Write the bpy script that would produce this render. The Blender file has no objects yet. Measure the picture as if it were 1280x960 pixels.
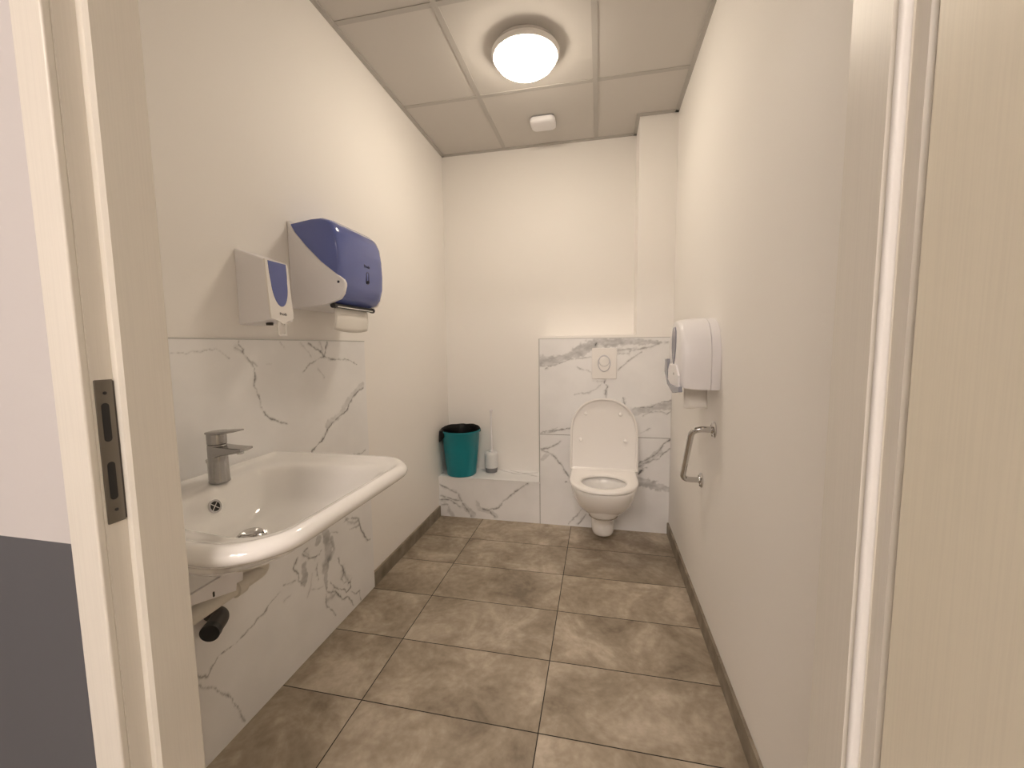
import bpy, bmesh, math, random
import numpy as np
from mathutils import Vector, Matrix, noise
random.seed(3)
PI = math.pi
C = bpy.context.scene.collection
# marble vein courses on each slab: (points, strength, half width) in metres
VEINS_BASIN=[
 ([(0.838,1.158),(0.884,1.156),(0.93,1.161),(0.965,1.163),(0.982,1.158),(1.004,1.139)],0.3,0.0022),
 ([(1.041,1.191),(1.042,1.179),(1.056,1.166),(1.051,1.154),(1.075,1.127),(1.089,1.108),(1.093,1.084),(1.086,1.057),(1.098,1.027),(1.106,1.0),(1.107,0.976),(1.124,0.952),(1.146,0.932),(1.18,0.916),(1.22,0.904)],0.6,0.0031),
 ([(1.075,1.126),(1.105,1.112)],0.45,0.0036),
 ([(1.029,1.169),(1.045,1.162),(1.054,1.157)],0.35,0.0059),
 ([(1.342,1.186),(1.385,1.161),(1.412,1.151),(1.43,1.129)],0.6,0.0044),
 ([(1.41,1.186),(1.422,1.157)],0.35,0.0076),
 ([(1.454,1.189),(1.433,1.128)],0.6,0.0039),
 ([(1.307,1.077),(1.339,1.101),(1.367,1.115),(1.405,1.126),(1.43,1.129),(1.484,1.116),(1.544,1.118),(1.607,1.107),(1.649,1.09)],0.55,0.0033),
 ([(1.303,1.185),(1.359,1.131)],0.22,0.0036),
 ([(1.206,1.187),(1.223,1.165)],0.35,0.0033),
 ([(1.388,1.086),(1.423,1.052)],0.25,0.0051),
 ([(1.141,1.116),(1.161,1.114)],0.2,0.0021),
 ([(1.692,0.979),(1.638,0.962),(1.606,0.944),(1.574,0.916),(1.566,0.896),(1.508,0.878),(1.463,0.859),(1.426,0.836),(1.403,0.805),(1.364,0.794),(1.33,0.771),(1.293,0.75)],0.75,0.0047),
 ([(1.686,0.994),(1.594,0.949),(1.508,0.885),(1.432,0.858)],0.25,0.0126),
 ([(1.689,0.689),(1.655,0.683),(1.598,0.69)],0.5,0.0037),
 ([(1.502,0.418),(1.516,0.425),(1.547,0.418),(1.565,0.413),(1.598,0.397),(1.615,0.368),(1.605,0.361),(1.571,0.364),(1.539,0.371)],0.45,0.005),
 ([(1.52,0.418),(1.573,0.384),(1.612,0.384)],0.3,0.01),
 ([(1.615,0.368),(1.623,0.335),(1.645,0.297),(1.674,0.256),(1.695,0.252)],0.6,0.0047),
 ([(1.406,0.415),(1.426,0.411),(1.461,0.396)],0.45,0.0031),
 ([(1.381,0.442),(1.391,0.38),(1.395,0.336),(1.369,0.297),(1.369,0.255),(1.369,0.202)],0.46,[0.0151,0.0191,0.0226,0.0176,0.011,0.007]),
 ([(1.416,0.394),(1.427,0.335),(1.402,0.316)],0.42,[0.0051,0.0082,0.0154]),
 ([(1.342,0.429),(1.33,0.41)],0.42,0.0126),
 ([(1.356,0.371),(1.337,0.361),(1.315,0.362),(1.288,0.371),(1.263,0.394),(1.248,0.407),(1.265,0.413),(1.278,0.416)],0.7,0.0033),
 ([(1.315,0.362),(1.33,0.364)],0.5,0.0068),
 ([(1.225,0.409),(1.205,0.387),(1.201,0.376),(1.226,0.345),(1.221,0.321),(1.242,0.302)],0.65,0.0036),
 ([(1.254,0.361),(1.257,0.32),(1.249,0.3)],0.42,0.013),
 ([(1.264,0.408),(1.282,0.384)],0.35,0.0112),
 ([(1.293,0.309),(1.279,0.262),(1.26,0.234)],0.25,0.0043),
 ([(1.285,0.251),(1.326,0.225),(1.351,0.221)],0.3,0.0034),
 ([(1.324,0.332),(1.315,0.317),(1.324,0.286),(1.328,0.265)],0.65,0.0039),
 ([(1.453,0.289),(1.459,0.256),(1.482,0.229),(1.485,0.205),(1.466,0.188),(1.481,0.157),(1.525,0.137),(1.527,0.112),(1.495,0.108),(1.479,0.132),(1.446,0.154),(1.415,0.182),(1.394,0.217)],0.65,0.0037),
 ([(1.478,0.231),(1.492,0.179),(1.511,0.144)],0.4,0.0119),
 ([(1.383,0.178),(1.412,0.144),(1.365,0.157)],0.28,0.0102),
 ([(1.369,0.202),(1.375,0.183),(1.421,0.157),(1.444,0.124),(1.467,0.097),(1.502,0.084),(1.518,0.054),(1.543,0.019)],0.65,0.0042),
 ([(1.367,0.182),(1.357,0.152),(1.367,0.124),(1.399,0.089),(1.421,0.052)],0.6,0.0041),
 ([(1.53,0.087),(1.566,0.061),(1.591,0.058),(1.597,0.009)],0.65,0.004),
 ([(1.209,0.331),(1.177,0.341),(1.148,0.346)],0.5,0.0031),
 ([(1.135,0.331),(1.102,0.326),(1.085,0.319),(1.069,0.308)],0.4,0.0042),
 ([(1.179,0.291),(1.149,0.293)],0.25,0.0035),
 ([(1.081,0.319),(1.063,0.305),(1.01,0.295),(0.97,0.285),(0.942,0.282)],0.5,0.0034),
 ([(0.942,0.282),(0.898,0.285),(0.876,0.27),(0.866,0.25),(0.844,0.265),(0.82,0.3)],0.6,0.003),
 ([(0.818,0.272),(0.849,0.233),(0.879,0.204),(0.893,0.17),(0.913,0.155),(0.944,0.084),(0.958,0.035),(0.968,0.012)],0.55,0.0031),
]
VEINS_CISTERN=[
 ([(-0.37,1.069),(-0.311,1.069),(-0.243,1.082),(-0.181,1.099),(-0.121,1.126),(-0.068,1.152),(-0.015,1.172),(0.076,1.181),(0.172,1.183),(0.267,1.178),(0.354,1.177)],0.42,[0.0269,0.0269,0.0215,0.0202,0.0336,0.037,0.0303,0.0256,0.0202,0.0135,0.0081]),
 ([(-0.371,1.038),(-0.311,1.035),(-0.249,1.052),(-0.175,1.079),(-0.107,1.085),(-0.047,1.094)],0.4,0.0048),
 ([(-0.332,1.021),(-0.304,1.035)],0.5,0.0062),
 ([(0.109,1.111),(0.173,1.11),(0.186,1.13),(0.242,1.139),(0.305,1.152),(0.314,1.161),(0.342,1.171)],0.45,0.0066),
 ([(0.109,1.131),(0.205,1.143)],0.3,0.0106),
 ([(-0.025,1.162),(-0.018,1.175)],0.7,0.006),
 ([(0.382,1.177),(0.394,1.177)],0.5,0.0058),
 ([(-0.134,1.031),(-0.12,1.017),(-0.074,1.011),(-0.047,0.987)],0.3,0.0054),
 ([(0.11,1.011),(0.18,1.077),(0.246,1.12)],0.4,0.0046),
 ([(0.033,0.947),(0.03,0.93),(0.05,0.913),(0.037,0.886),(0.04,0.842)],0.6,0.0054),
 ([(0.013,0.923),(-0.019,0.895),(-0.066,0.871),(-0.154,0.856)],0.3,0.0048),
 ([(-0.04,0.946),(0.02,0.936)],0.3,0.0054),
 ([(0.145,0.84),(0.151,0.806)],0.5,0.0074),
 ([(0.211,0.757),(0.249,0.768),(0.306,0.776),(0.337,0.793),(0.375,0.79),(0.424,0.798)],0.36,[0.0238,0.0199,0.0185,0.0199,0.0212,0.0298]),
 ([(0.242,0.781),(0.306,0.786),(0.337,0.806),(0.368,0.817),(0.423,0.828)],0.5,0.0046),
 ([(0.262,0.734),(0.306,0.756),(0.369,0.76),(0.394,0.748),(0.425,0.765)],0.4,0.0046),
 ([(-0.355,0.616),(-0.277,0.626),(-0.236,0.631),(-0.18,0.643)],0.45,0.0056),
 ([(-0.291,0.625),(-0.264,0.647)],0.3,0.0049),
 ([(-0.363,0.607),(-0.299,0.613),(-0.255,0.629),(-0.188,0.64)],0.4,0.0052),
 ([(0.248,0.624),(0.305,0.654)],0.35,0.005),
 ([(-0.364,0.499),(-0.307,0.51),(-0.236,0.554)],0.45,0.0052),
 ([(-0.364,0.492),(-0.322,0.482),(-0.274,0.45),(-0.255,0.42),(-0.232,0.398),(-0.214,0.365),(-0.191,0.331),(-0.173,0.306)],0.55,0.0067),
 ([(-0.353,0.435),(-0.322,0.471)],0.2,0.0121),
 ([(-0.21,0.29),(-0.201,0.291)],0.7,0.006),
 ([(0.424,0.594),(0.388,0.567),(0.365,0.527),(0.335,0.493),(0.315,0.477),(0.282,0.458),(0.248,0.441)],0.6,0.0057),
 ([(0.422,0.533),(0.382,0.506),(0.356,0.468),(0.316,0.459),(0.275,0.435),(0.241,0.411)],0.5,0.0057),
 ([(0.362,0.519),(0.322,0.474),(0.255,0.427)],0.28,0.0157),
 ([(0.249,0.386),(0.259,0.394),(0.242,0.367)],0.75,0.0058),
 ([(0.269,0.405),(0.293,0.41)],0.4,0.0043),
 ([(0.229,0.322),(0.298,0.311),(0.36,0.293),(0.421,0.282)],0.4,[0.0258,0.0244,0.0215,0.0158]),
 ([(0.325,0.32),(0.359,0.331)],0.35,0.0057),
 ([(-0.106,0.114),(-0.12,0.093),(-0.15,0.06),(-0.187,0.014)],0.45,0.006),
 ([(-0.08,0.081),(-0.113,0.032),(-0.127,0.015)],0.45,0.006),
]
VEINS_LEDGE=[
 ([(-1.067,0.22),(-1.019,0.199),(-0.933,0.167),(-0.92,0.121),(-0.878,0.059),(-0.851,0.014)],0.5,0.0073),
 ([(-0.897,0.085),(-0.832,0.025)],0.3,0.0182),
 ([(-1.07,0.116),(-0.992,0.116),(-0.926,0.076)],0.6,0.0064),
 ([(-1.06,0.14),(-1.002,0.13),(-0.934,0.116)],0.45,0.0064),
 ([(-1.061,0.078),(-1.013,0.082),(-1.004,0.04)],0.5,0.0074),
 ([(-1.004,0.04),(-0.981,0.003)],0.3,0.0129),
 ([(-0.452,0.267),(-0.497,0.237),(-0.542,0.202),(-0.597,0.153),(-0.625,0.133),(-0.653,0.085),(-0.728,0.07),(-0.774,0.071)],0.5,0.0062),
 ([(-0.802,0.111),(-0.784,0.066),(-0.709,0.053),(-0.673,0.028)],0.25,0.0135),
 ([(-0.765,0.067),(-0.718,0.061),(-0.7,0.035),(-0.682,0.022)],0.55,0.0072),
]
VEINS_LEDGE_TOP=[
 ([(-0.705,2.796),(-0.604,2.735),(-0.552,2.714),(-0.42,2.768)],0.4,0.0084),
 ([(-0.671,2.819),(-0.539,2.747),(-0.407,2.681)],0.3,0.0084),
]

# ------------------------------------------------------------------ room measures (metres, camera stands over the origin)
XL, XR = -1.0755, 0.4236          # left / right wall faces
YF, YR = 2.574, 2.790             # cistern box front, recessed back wall
H = 2.4715                        # ceiling
YH, YI = 0.405, 0.475             # hall face / room face of the doorway wall
XA, TW, Y1, TR = -0.7622, 0.5903, 2.2865, 0.2914   # floor tile joints
PANEL_Y1, PANEL_Z1 = 1.717, 1.192

# ------------------------------------------------------------------ materials
def nodes_of(name):
    m = bpy.data.materials.new(name); m.use_nodes = True
    nt = m.node_tree; b = nt.nodes['Principled BSDF']
    return m, nt, b
def L(nt, a, b): nt.links.new(a, b)
def simple(name, col, rough=.5, metal=0, coat=0, bump=0, bscale=200, spec=.5, trans=0, sss=0):
    m, nt, b = nodes_of(name)
    b.inputs['Base Color'].default_value = (*col, 1)
    b.inputs['Roughness'].default_value = rough
    b.inputs['Metallic'].default_value = metal
    b.inputs['Coat Weight'].default_value = coat
    b.inputs['Coat Roughness'].default_value = .05
    b.inputs['Specular IOR Level'].default_value = spec
    if sss:
        b.inputs['Subsurface Weight'].default_value = sss
        b.inputs['Subsurface Radius'].default_value = (.01, .01, .01)
    if bump:
        g = nt.nodes.new('ShaderNodeNewGeometry'); n = nt.nodes.new('ShaderNodeTexNoise')
        n.inputs['Scale'].default_value = bscale; n.inputs['Detail'].default_value = 3
        bp = nt.nodes.new('ShaderNodeBump'); bp.inputs['Strength'].default_value = bump; bp.inputs['Distance'].default_value = .002
        L(nt, g.outputs['Position'], n.inputs['Vector']); L(nt, n.outputs['Fac'], bp.inputs['Height']); L(nt, bp.outputs['Normal'], b.inputs['Normal'])
    return m
def lin(r, g, b):
    f = lambda v: ((v/255+.055)/1.055)**2.4 if v/255 > .04045 else v/255/12.92
    return (f(r), f(g), f(b))

M = {}
M['wall'] = simple('white wall paint', (.895, .875, .85), .6, bump=.12, bscale=260, spec=.3)
M['ceil'] = simple('ceiling panel', (.60, .575, .545), .9, bump=.25, bscale=420, spec=.2)
M['grid'] = simple('ceiling grid bar', (.46, .44, .415), .55)
M['porcelain'] = simple('white porcelain', (.86, .85, .835), .07, coat=.6, spec=.5)
M['seat'] = simple('white seat plastic', (.87, .85, .83), .16)
M['plastic'] = simple('white plastic', (.82, .81, .83), .28)
M['plastic_grey'] = simple('pale grey plastic', (.62, .62, .66), .35)
M['brush_body'] = simple('pale brush holder plastic', (.74, .75, .76), .4)
M['grey'] = simple('grey plastic', (.22, .22, .23), .45)
M['blue'] = simple('blue translucent plastic', (.105, .14, .40), .13, coat=.3)
M['smoke'] = simple('grey blue translucent plastic', (.20, .20, .27), .2)
M['tear'] = simple('grey translucent plastic', (.30, .31, .36), .25)
M['black'] = simple('black plastic', (.012, .012, .012), .4)
M['rubber'] = simple('dark rubber', (.045, .038, .032), .5)
M['chrome'] = simple('chrome', (.62, .61, .60), .12, metal=1)
M['chrome_worn'] = simple('water spotted chrome', (.40, .39, .38), .22, metal=1, bump=.1, bscale=60)
M['steel'] = simple('brushed dark steel', (.22, .20, .17), .42, metal=1, bump=.05, bscale=500)
M['alu'] = simple('satin aluminium trim', (.52, .52, .51), .4, metal=.7)
M['teal'] = simple('teal plastic', (.002, .215, .265), .3)
M['bag'] = simple('black bin bag', (.003, .003, .003), .42, bump=.8, bscale=70, spec=.25)
M['paper'] = simple('white tissue', (.86, .84, .80), .9, bump=.3, bscale=300, spec=.1)
M['hall_floor'] = simple('hall floor tile', (.22, .19, .15), .5)
M['pipe'] = simple('beige pipe plastic', (.66, .63, .57), .4)  # one even beige tone for all the waste pipe parts
M['grout'] = simple('grey grout', (.16, .15, .14), .8)
M['ink'] = simple('dark printed lettering', (.012, .012, .03), .5)
M['seal'] = simple('white door seal rubber', (.83, .81, .79), .5)

def wall_paint_two_tone():
    m, nt, b = nodes_of('hall paint white over grey')
    g = nt.nodes.new('ShaderNodeNewGeometry'); s = nt.nodes.new('ShaderNodeSeparateXYZ')
    L(nt, g.outputs['Position'], s.inputs[0])
    c = nt.nodes.new('ShaderNodeMath'); c.operation = 'GREATER_THAN'; c.inputs[1].default_value = .905
    L(nt, s.outputs['Z'], c.inputs[0])
    mx = nt.nodes.new('ShaderNodeMix'); mx.data_type = 'RGBA'
    mx.inputs['A'].default_value = (.105, .106, .115, 1); mx.inputs['B'].default_value = (.60, .575, .57, 1)
    L(nt, c.outputs[0], mx.inputs['Factor']); L(nt, mx.outputs['Result'], b.inputs['Base Color'])
    b.inputs['Roughness'].default_value = .6
    return m
M['hall'] = wall_paint_two_tone()

def wood_paint(name, col):
    """cream foil with a fine upright ash grain"""
    m, nt, b = nodes_of(name)
    g = nt.nodes.new('ShaderNodeNewGeometry'); mp = nt.nodes.new('ShaderNodeMapping')
    mp.inputs['Scale'].default_value = (420, 420, 7)
    n = nt.nodes.new('ShaderNodeTexNoise'); n.inputs['Scale'].default_value = 1; n.inputs['Detail'].default_value = 3
    L(nt, g.outputs['Position'], mp.inputs['Vector']); L(nt, mp.outputs['Vector'], n.inputs['Vector'])
    r = nt.nodes.new('ShaderNodeValToRGB')
    r.color_ramp.elements[0].position = .38; r.color_ramp.elements[0].color = (*[c*.97 for c in col], 1)
    r.color_ramp.elements[1].position = .56; r.color_ramp.elements[1].color = (*col, 1)
    L(nt, n.outputs['Fac'], r.inputs['Fac']); L(nt, r.outputs['Color'], b.inputs['Base Color'])
    bp = nt.nodes.new('ShaderNodeBump'); bp.inputs['Strength'].default_value = .1; bp.inputs['Distance'].default_value = .001
    L(nt, n.outputs['Fac'], bp.inputs['Height']); L(nt, bp.outputs['Normal'], b.inputs['Normal'])
    b.inputs['Roughness'].default_value = .38
    return m
M['door'] = wood_paint('cream door foil', (.83, .775, .645))
M['frame'] = wood_paint('cream frame foil', (.755, .72, .65))

def floor_tile():
    m, nt, b = nodes_of('brown grey concrete floor tile')
    N = nt.nodes.new
    g = N('ShaderNodeNewGeometry'); s = N('ShaderNodeSeparateXYZ'); L(nt, g.outputs['Position'], s.inputs[0])
    def math_(op, a, bv=None, b2=None):
        n = N('ShaderNodeMath'); n.operation = op
        for i, v in enumerate((a, bv, b2)):
            if v is None: continue
            if isinstance(v, (int, float)): n.inputs[i].default_value = v
            else: L(nt, v, n.inputs[i])
        return n.outputs[0]
    u = math_('DIVIDE', math_('SUBTRACT', s.outputs['X'], XA), TW)
    v = math_('DIVIDE', math_('SUBTRACT', s.outputs['Y'], Y1), TR)
    def edge(t, size):
        f = math_('FRACT', t)
        return math_('MULTIPLY', math_('MINIMUM', f, math_('SUBTRACT', 1.0, f)), size)
    d = math_('MINIMUM', edge(u, TW), edge(v, TR))
    grout = math_('LESS_THAN', d, .0017)
    cv = N('ShaderNodeCombineXYZ'); L(nt, math_('FLOOR', u), cv.inputs[0]); L(nt, math_('FLOOR', v), cv.inputs[1])
    wn = N('ShaderNodeTexWhiteNoise'); wn.noise_dimensions = '3D'; L(nt, cv.outputs[0], wn.inputs['Vector'])
    off = N('ShaderNodeVectorMath'); off.operation = 'SCALE'; off.inputs['Scale'].default_value = 20; L(nt, wn.outputs['Color'], off.inputs[0])
    add = N('ShaderNodeVectorMath'); L(nt, g.outputs['Position'], add.inputs[0]); L(nt, off.outputs[0], add.inputs[1])
    n1 = N('ShaderNodeTexNoise'); n1.inputs['Scale'].default_value = 4.2; n1.inputs['Detail'].default_value = 8; n1.inputs['Roughness'].default_value = .62
    n1.inputs['Distortion'].default_value = .6
    L(nt, add.outputs[0], n1.inputs['Vector'])
    n2 = N('ShaderNodeTexNoise'); n2.inputs['Scale'].default_value = 38; n2.inputs['Detail'].default_value = 5; L(nt, add.outputs[0], n2.inputs['Vector'])
    t = math_('ADD', math_('MULTIPLY', n1.outputs['Fac'], .8), math_('MULTIPLY', n2.outputs['Fac'], .2))
    r = N('ShaderNodeValToRGB'); L(nt, t, r.inputs['Fac'])
    e = r.color_ramp.elements
    e[0].position = .33; e[0].color = (*FLOOR_DARK, 1)
    e[1].position = .66; e[1].color = (*FLOOR_LIGHT, 1)
    k = r.color_ramp.elements.new(.5); k.color = (*FLOOR_MID, 1)
    tone = math_('MULTIPLY_ADD', wn.outputs['Value'], .14, .93)
    sc = N('ShaderNodeVectorMath'); sc.operation = 'SCALE'; L(nt, r.outputs['Color'], sc.inputs[0]); L(nt, tone, sc.inputs['Scale'])
    mx = N('ShaderNodeMix'); mx.data_type = 'RGBA'; L(nt, grout, mx.inputs['Factor']); L(nt, sc.outputs[0], mx.inputs['A'])
    mx.inputs['B'].default_value = (.012, .008, .005, 1)
    L(nt, mx.outputs['Result'], b.inputs['Base Color'])
    b.inputs['Roughness'].default_value = .5; b.inputs['Specular IOR Level'].default_value = .35
    bp = N('ShaderNodeBump'); bp.inputs['Strength'].default_value = .5; bp.inputs['Distance'].default_value = .002; bp.invert = True
    L(nt, grout, bp.inputs['Height']); L(nt, bp.outputs['Normal'], b.inputs['Normal'])
    return m
FLOOR_DARK, FLOOR_MID, FLOOR_LIGHT = (.195, .157, .115), (.355, .297, .226), (.55, .48, .39)
M['floor'] = floor_tile()

def base_tile():
    m, nt, b = nodes_of('brown grey skirting tile')
    g = nt.nodes.new('ShaderNodeNewGeometry'); n = nt.nodes.new('ShaderNodeTexNoise')
    n.inputs['Scale'].default_value = 14; n.inputs['Detail'].default_value = 6
    L(nt, g.outputs['Position'], n.inputs['Vector'])
    r = nt.nodes.new('ShaderNodeValToRGB')
    r.color_ramp.elements[0].position = .3; r.color_ramp.elements[0].color = (.17, .143, .11, 1)
    r.color_ramp.elements[1].position = .7; r.color_ramp.elements[1].color = (.33, .285, .225, 1)
    L(nt, n.outputs['Fac'], r.inputs['Fac']); L(nt, r.outputs['Color'], b.inputs['Base Color'])
    b.inputs['Roughness'].default_value = .55
    return m
M['skirt'] = base_tile()

def marble(name, base, vein):
    m, nt, b = nodes_of(name)
    a = nt.nodes.new('ShaderNodeAttribute'); a.attribute_name = 'vein'
    g = nt.nodes.new('ShaderNodeNewGeometry')
    n = nt.nodes.new('ShaderNodeTexNoise'); n.inputs['Scale'].default_value = 5; n.inputs['Detail'].default_value = 6
    L(nt, g.outputs['Position'], n.inputs['Vector'])
    r = nt.nodes.new('ShaderNodeValToRGB')
    r.color_ramp.elements[0].position = .35; r.color_ramp.elements[0].color = (*[c*.94 for c in base], 1)
    r.color_ramp.elements[1].position = .6; r.color_ramp.elements[1].color = (*base, 1)
    L(nt, n.outputs['Fac'], r.inputs['Fac'])
    mx = nt.nodes.new('ShaderNodeMix'); mx.data_type = 'RGBA'
    L(nt, a.outputs['Fac'], mx.inputs['Factor']); L(nt, r.outputs['Color'], mx.inputs['A'])
    mx.inputs['B'].default_value = (*vein, 1)
    L(nt, mx.outputs['Result'], b.inputs['Base Color'])
    b.inputs['Roughness'].default_value = .33; b.inputs['Specular IOR Level'].default_value = .4
    return m
M['marble'] = marble('white marble tile with grey veins', (.87, .87, .875), (.12, .12, .12))

def lamp_glass():
    m, nt, b = nodes_of('lit opal glass')
    b.inputs['Base Color'].default_value = (.9, .88, .84, 1)
    b.inputs['Emission Color'].default_value = (*LAMP_COL, 1)
    b.inputs['Emission Strength'].default_value = LAMP_E
    return m
LAMP_COL, LAMP_E = (1, .865, .70), 13.6
HALL_COL, HALL_W = (1, .875, .78), 13.5
M['lamp'] = lamp_glass()

# ------------------------------------------------------------------ object helpers
ORG = {}                       # world position of each object's origin
def link(o, parent=None, org=None):
    C.objects.link(o)
    org = Vector(org) if org is not None else (ORG[parent.name].copy() if parent else Vector((0, 0, 0)))
    if parent:
        o.parent = parent; o.location = org - ORG[parent.name]
    else: o.location = org
    ORG[o.name] = org
    return o
def tag(o, label=None, cat=None, group=None, kind=None):
    for k, v in (('label', label), ('category', cat), ('group', group), ('kind', kind)):
        if v: o[k] = v
    return o
def thing(name, label, cat, loc, group=None):
    o = bpy.data.objects.new(name, None); o.empty_display_size = .05
    link(o, None, loc); return tag(o, label, cat, group)
def build(name, bm, mat, parent=None, org=None, smooth=False, bevel=0, seg=2, subsurf=0, label=None, kind=None, angle=40):
    """links ONE mesh object; the bmesh is given in world coordinates"""
    if parent is not None and org is None: o_org = ORG[parent.name]
    else: o_org = Vector(org) if org is not None else Vector((0, 0, 0))
    bmesh.ops.recalc_face_normals(bm, faces=bm.faces[:])
    bmesh.ops.translate(bm, verts=bm.verts[:], vec=-o_org)
    me = bpy.data.meshes.new(name); bm.to_mesh(me); bm.free()
    me.materials.append(mat)
    if smooth:
        for p in me.polygons: p.use_smooth = True
    o = bpy.data.objects.new(name, me); link(o, parent, o_org)
    if bevel:
        b = o.modifiers.new('Bevel', 'BEVEL'); b.width = bevel; b.segments = seg; b.limit_method = 'ANGLE'; b.angle_limit = math.radians(35)
        for p in me.polygons: p.use_smooth = True
        b.harden_normals = True
    if subsurf:
        s = o.modifiers.new('Subdivision', 'SUBSURF'); s.levels = subsurf; s.render_levels = subsurf
    if smooth and not subsurf and not bevel:
        me.set_sharp_from_angle(angle=math.radians(angle))
    if label: o['label'] = label
    if kind: o['kind'] = kind
    return o
def box(bm, x0, x1, y0, y1, z0, z1):
    v = [bm.verts.new(p) for p in ((x0,y0,z0),(x1,y0,z0),(x1,y1,z0),(x0,y1,z0),(x0,y0,z1),(x1,y0,z1),(x1,y1,z1),(x0,y1,z1))]
    for f in ((3,2,1,0),(4,5,6,7),(0,1,5,4),(1,2,6,5),(2,3,7,6),(3,0,4,7)): bm.faces.new([v[i] for i in f])
    return bm
def boxes(*bs):
    bm = bmesh.new()
    for b in bs: box(bm, *b)
    return bm
def loft(bm, loops, cap0=True, cap1=True, closed=True):
    R = [[bm.verts.new(p) for p in lp] for lp in loops]
    n = len(R[0])
    for a, b in zip(R, R[1:]):
        for i in range(n if closed else n-1):
            j = (i+1) % n
            bm.faces.new((a[i], a[j], b[j], b[i]))
    if cap0: bm.faces.new(R[0][::-1])
    if cap1: bm.faces.new(R[-1])
    return bm
def prism(bm, poly, axis, a, b):
    """extrude the 2-D outline along an axis: x -> (y,z), y -> (x,z), z -> (x,y)"""
    def P(p, t): return {'x': (t, p[0], p[1]), 'y': (p[0], t, p[1]), 'z': (p[0], p[1], t)}[axis]
    return loft(bm, [[P(p, a) for p in poly], [P(p, b) for p in poly]])
def lathe(bm, prof, c, axis='z', n=40, close=False):
    """prof: (radius, along) pairs around the point c"""
    loops = []
    for r, h in prof:
        lp = []
        for i in range(n):
            t = 2*PI*i/n; a, b = r*math.cos(t), r*math.sin(t)
            lp.append({'z': (c[0]+a, c[1]+b, c[2]+h), 'x': (c[0]+h, c[1]+a, c[2]+b), 'y': (c[0]+a, c[1]+h, c[2]+b)}[axis])
        loops.append(lp)
    return loft(bm, loops, prof[0][0] > 1e-6 or True, True)
def tube(bm, pts, r, n=16, caps=True):
    pts = [Vector(p) for p in pts]
    loops = []; up = None
    for i, p in enumerate(pts):
        d = (pts[min(i+1, len(pts)-1)] - pts[max(i-1, 0)]).normalized()
        if up is None:
            up = d.orthogonal().normalized()
        up = (up - d*up.dot(d)).normalized(); s = d.cross(up)
        rr = r[i] if isinstance(r, (list, tuple)) else r
        loops.append([p + up*rr*math.cos(2*PI*k/n) + s*rr*math.sin(2*PI*k/n) for k in range(n)])
    return loft(bm, loops, caps, caps)
def bend(pts, r, n=8):
    """rounds the corners of a polyline"""
    pts = [Vector(p) for p in pts]; out = [pts[0]]
    for a, b, c in zip(pts, pts[1:], pts[2:]):
        u, v = (a-b).normalized(), (c-b).normalized()
        ang = u.angle(v); t = min(r/math.tan(ang/2), (a-b).length*.49, (c-b).length*.49)
        p, q = b+u*t, b+v*t
        for k in range(n+1):
            s = k/n; out.append((1-s)**2*p + 2*s*(1-s)*b + s*s*q)
    return out + [pts[-1]]
def rrect(x0, x1, y0, y1, r, n=8):
    """rounded rectangle outline, r = radius or (x1y1, x0y1, x0y0, x1y0) radii"""
    rs = r if isinstance(r, (list, tuple)) else (r,)*4
    out = []
    for k, (cx, cy, sx, sy) in enumerate(((x1, y1, -1, -1), (x0, y1, 1, -1), (x0, y0, 1, 1), (x1, y0, -1, 1))):
        q = max(rs[k], 1e-4)
        for i in range(n+1):
            t = PI/2*(k + i/n)
            out.append((cx+sx*q+q*math.cos(t), cy+sy*q+q*math.sin(t)))
    return out
def text_bm(s, size):
    cu = bpy.data.curves.new('lettering', 'FONT'); cu.body = s; cu.size = size; cu.extrude = .0003; cu.align_x = 'CENTER'; cu.align_y = 'CENTER'
    o = bpy.data.objects.new('lettering', cu); C.objects.link(o)
    bpy.context.view_layer.update()
    me = bpy.data.meshes.new_from_object(o.evaluated_get(bpy.context.evaluated_depsgraph_get()))
    bm = bmesh.new(); bm.from_mesh(me)
    bpy.data.objects.remove(o); bpy.data.curves.remove(cu); bpy.data.meshes.remove(me)
    return bm

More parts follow.
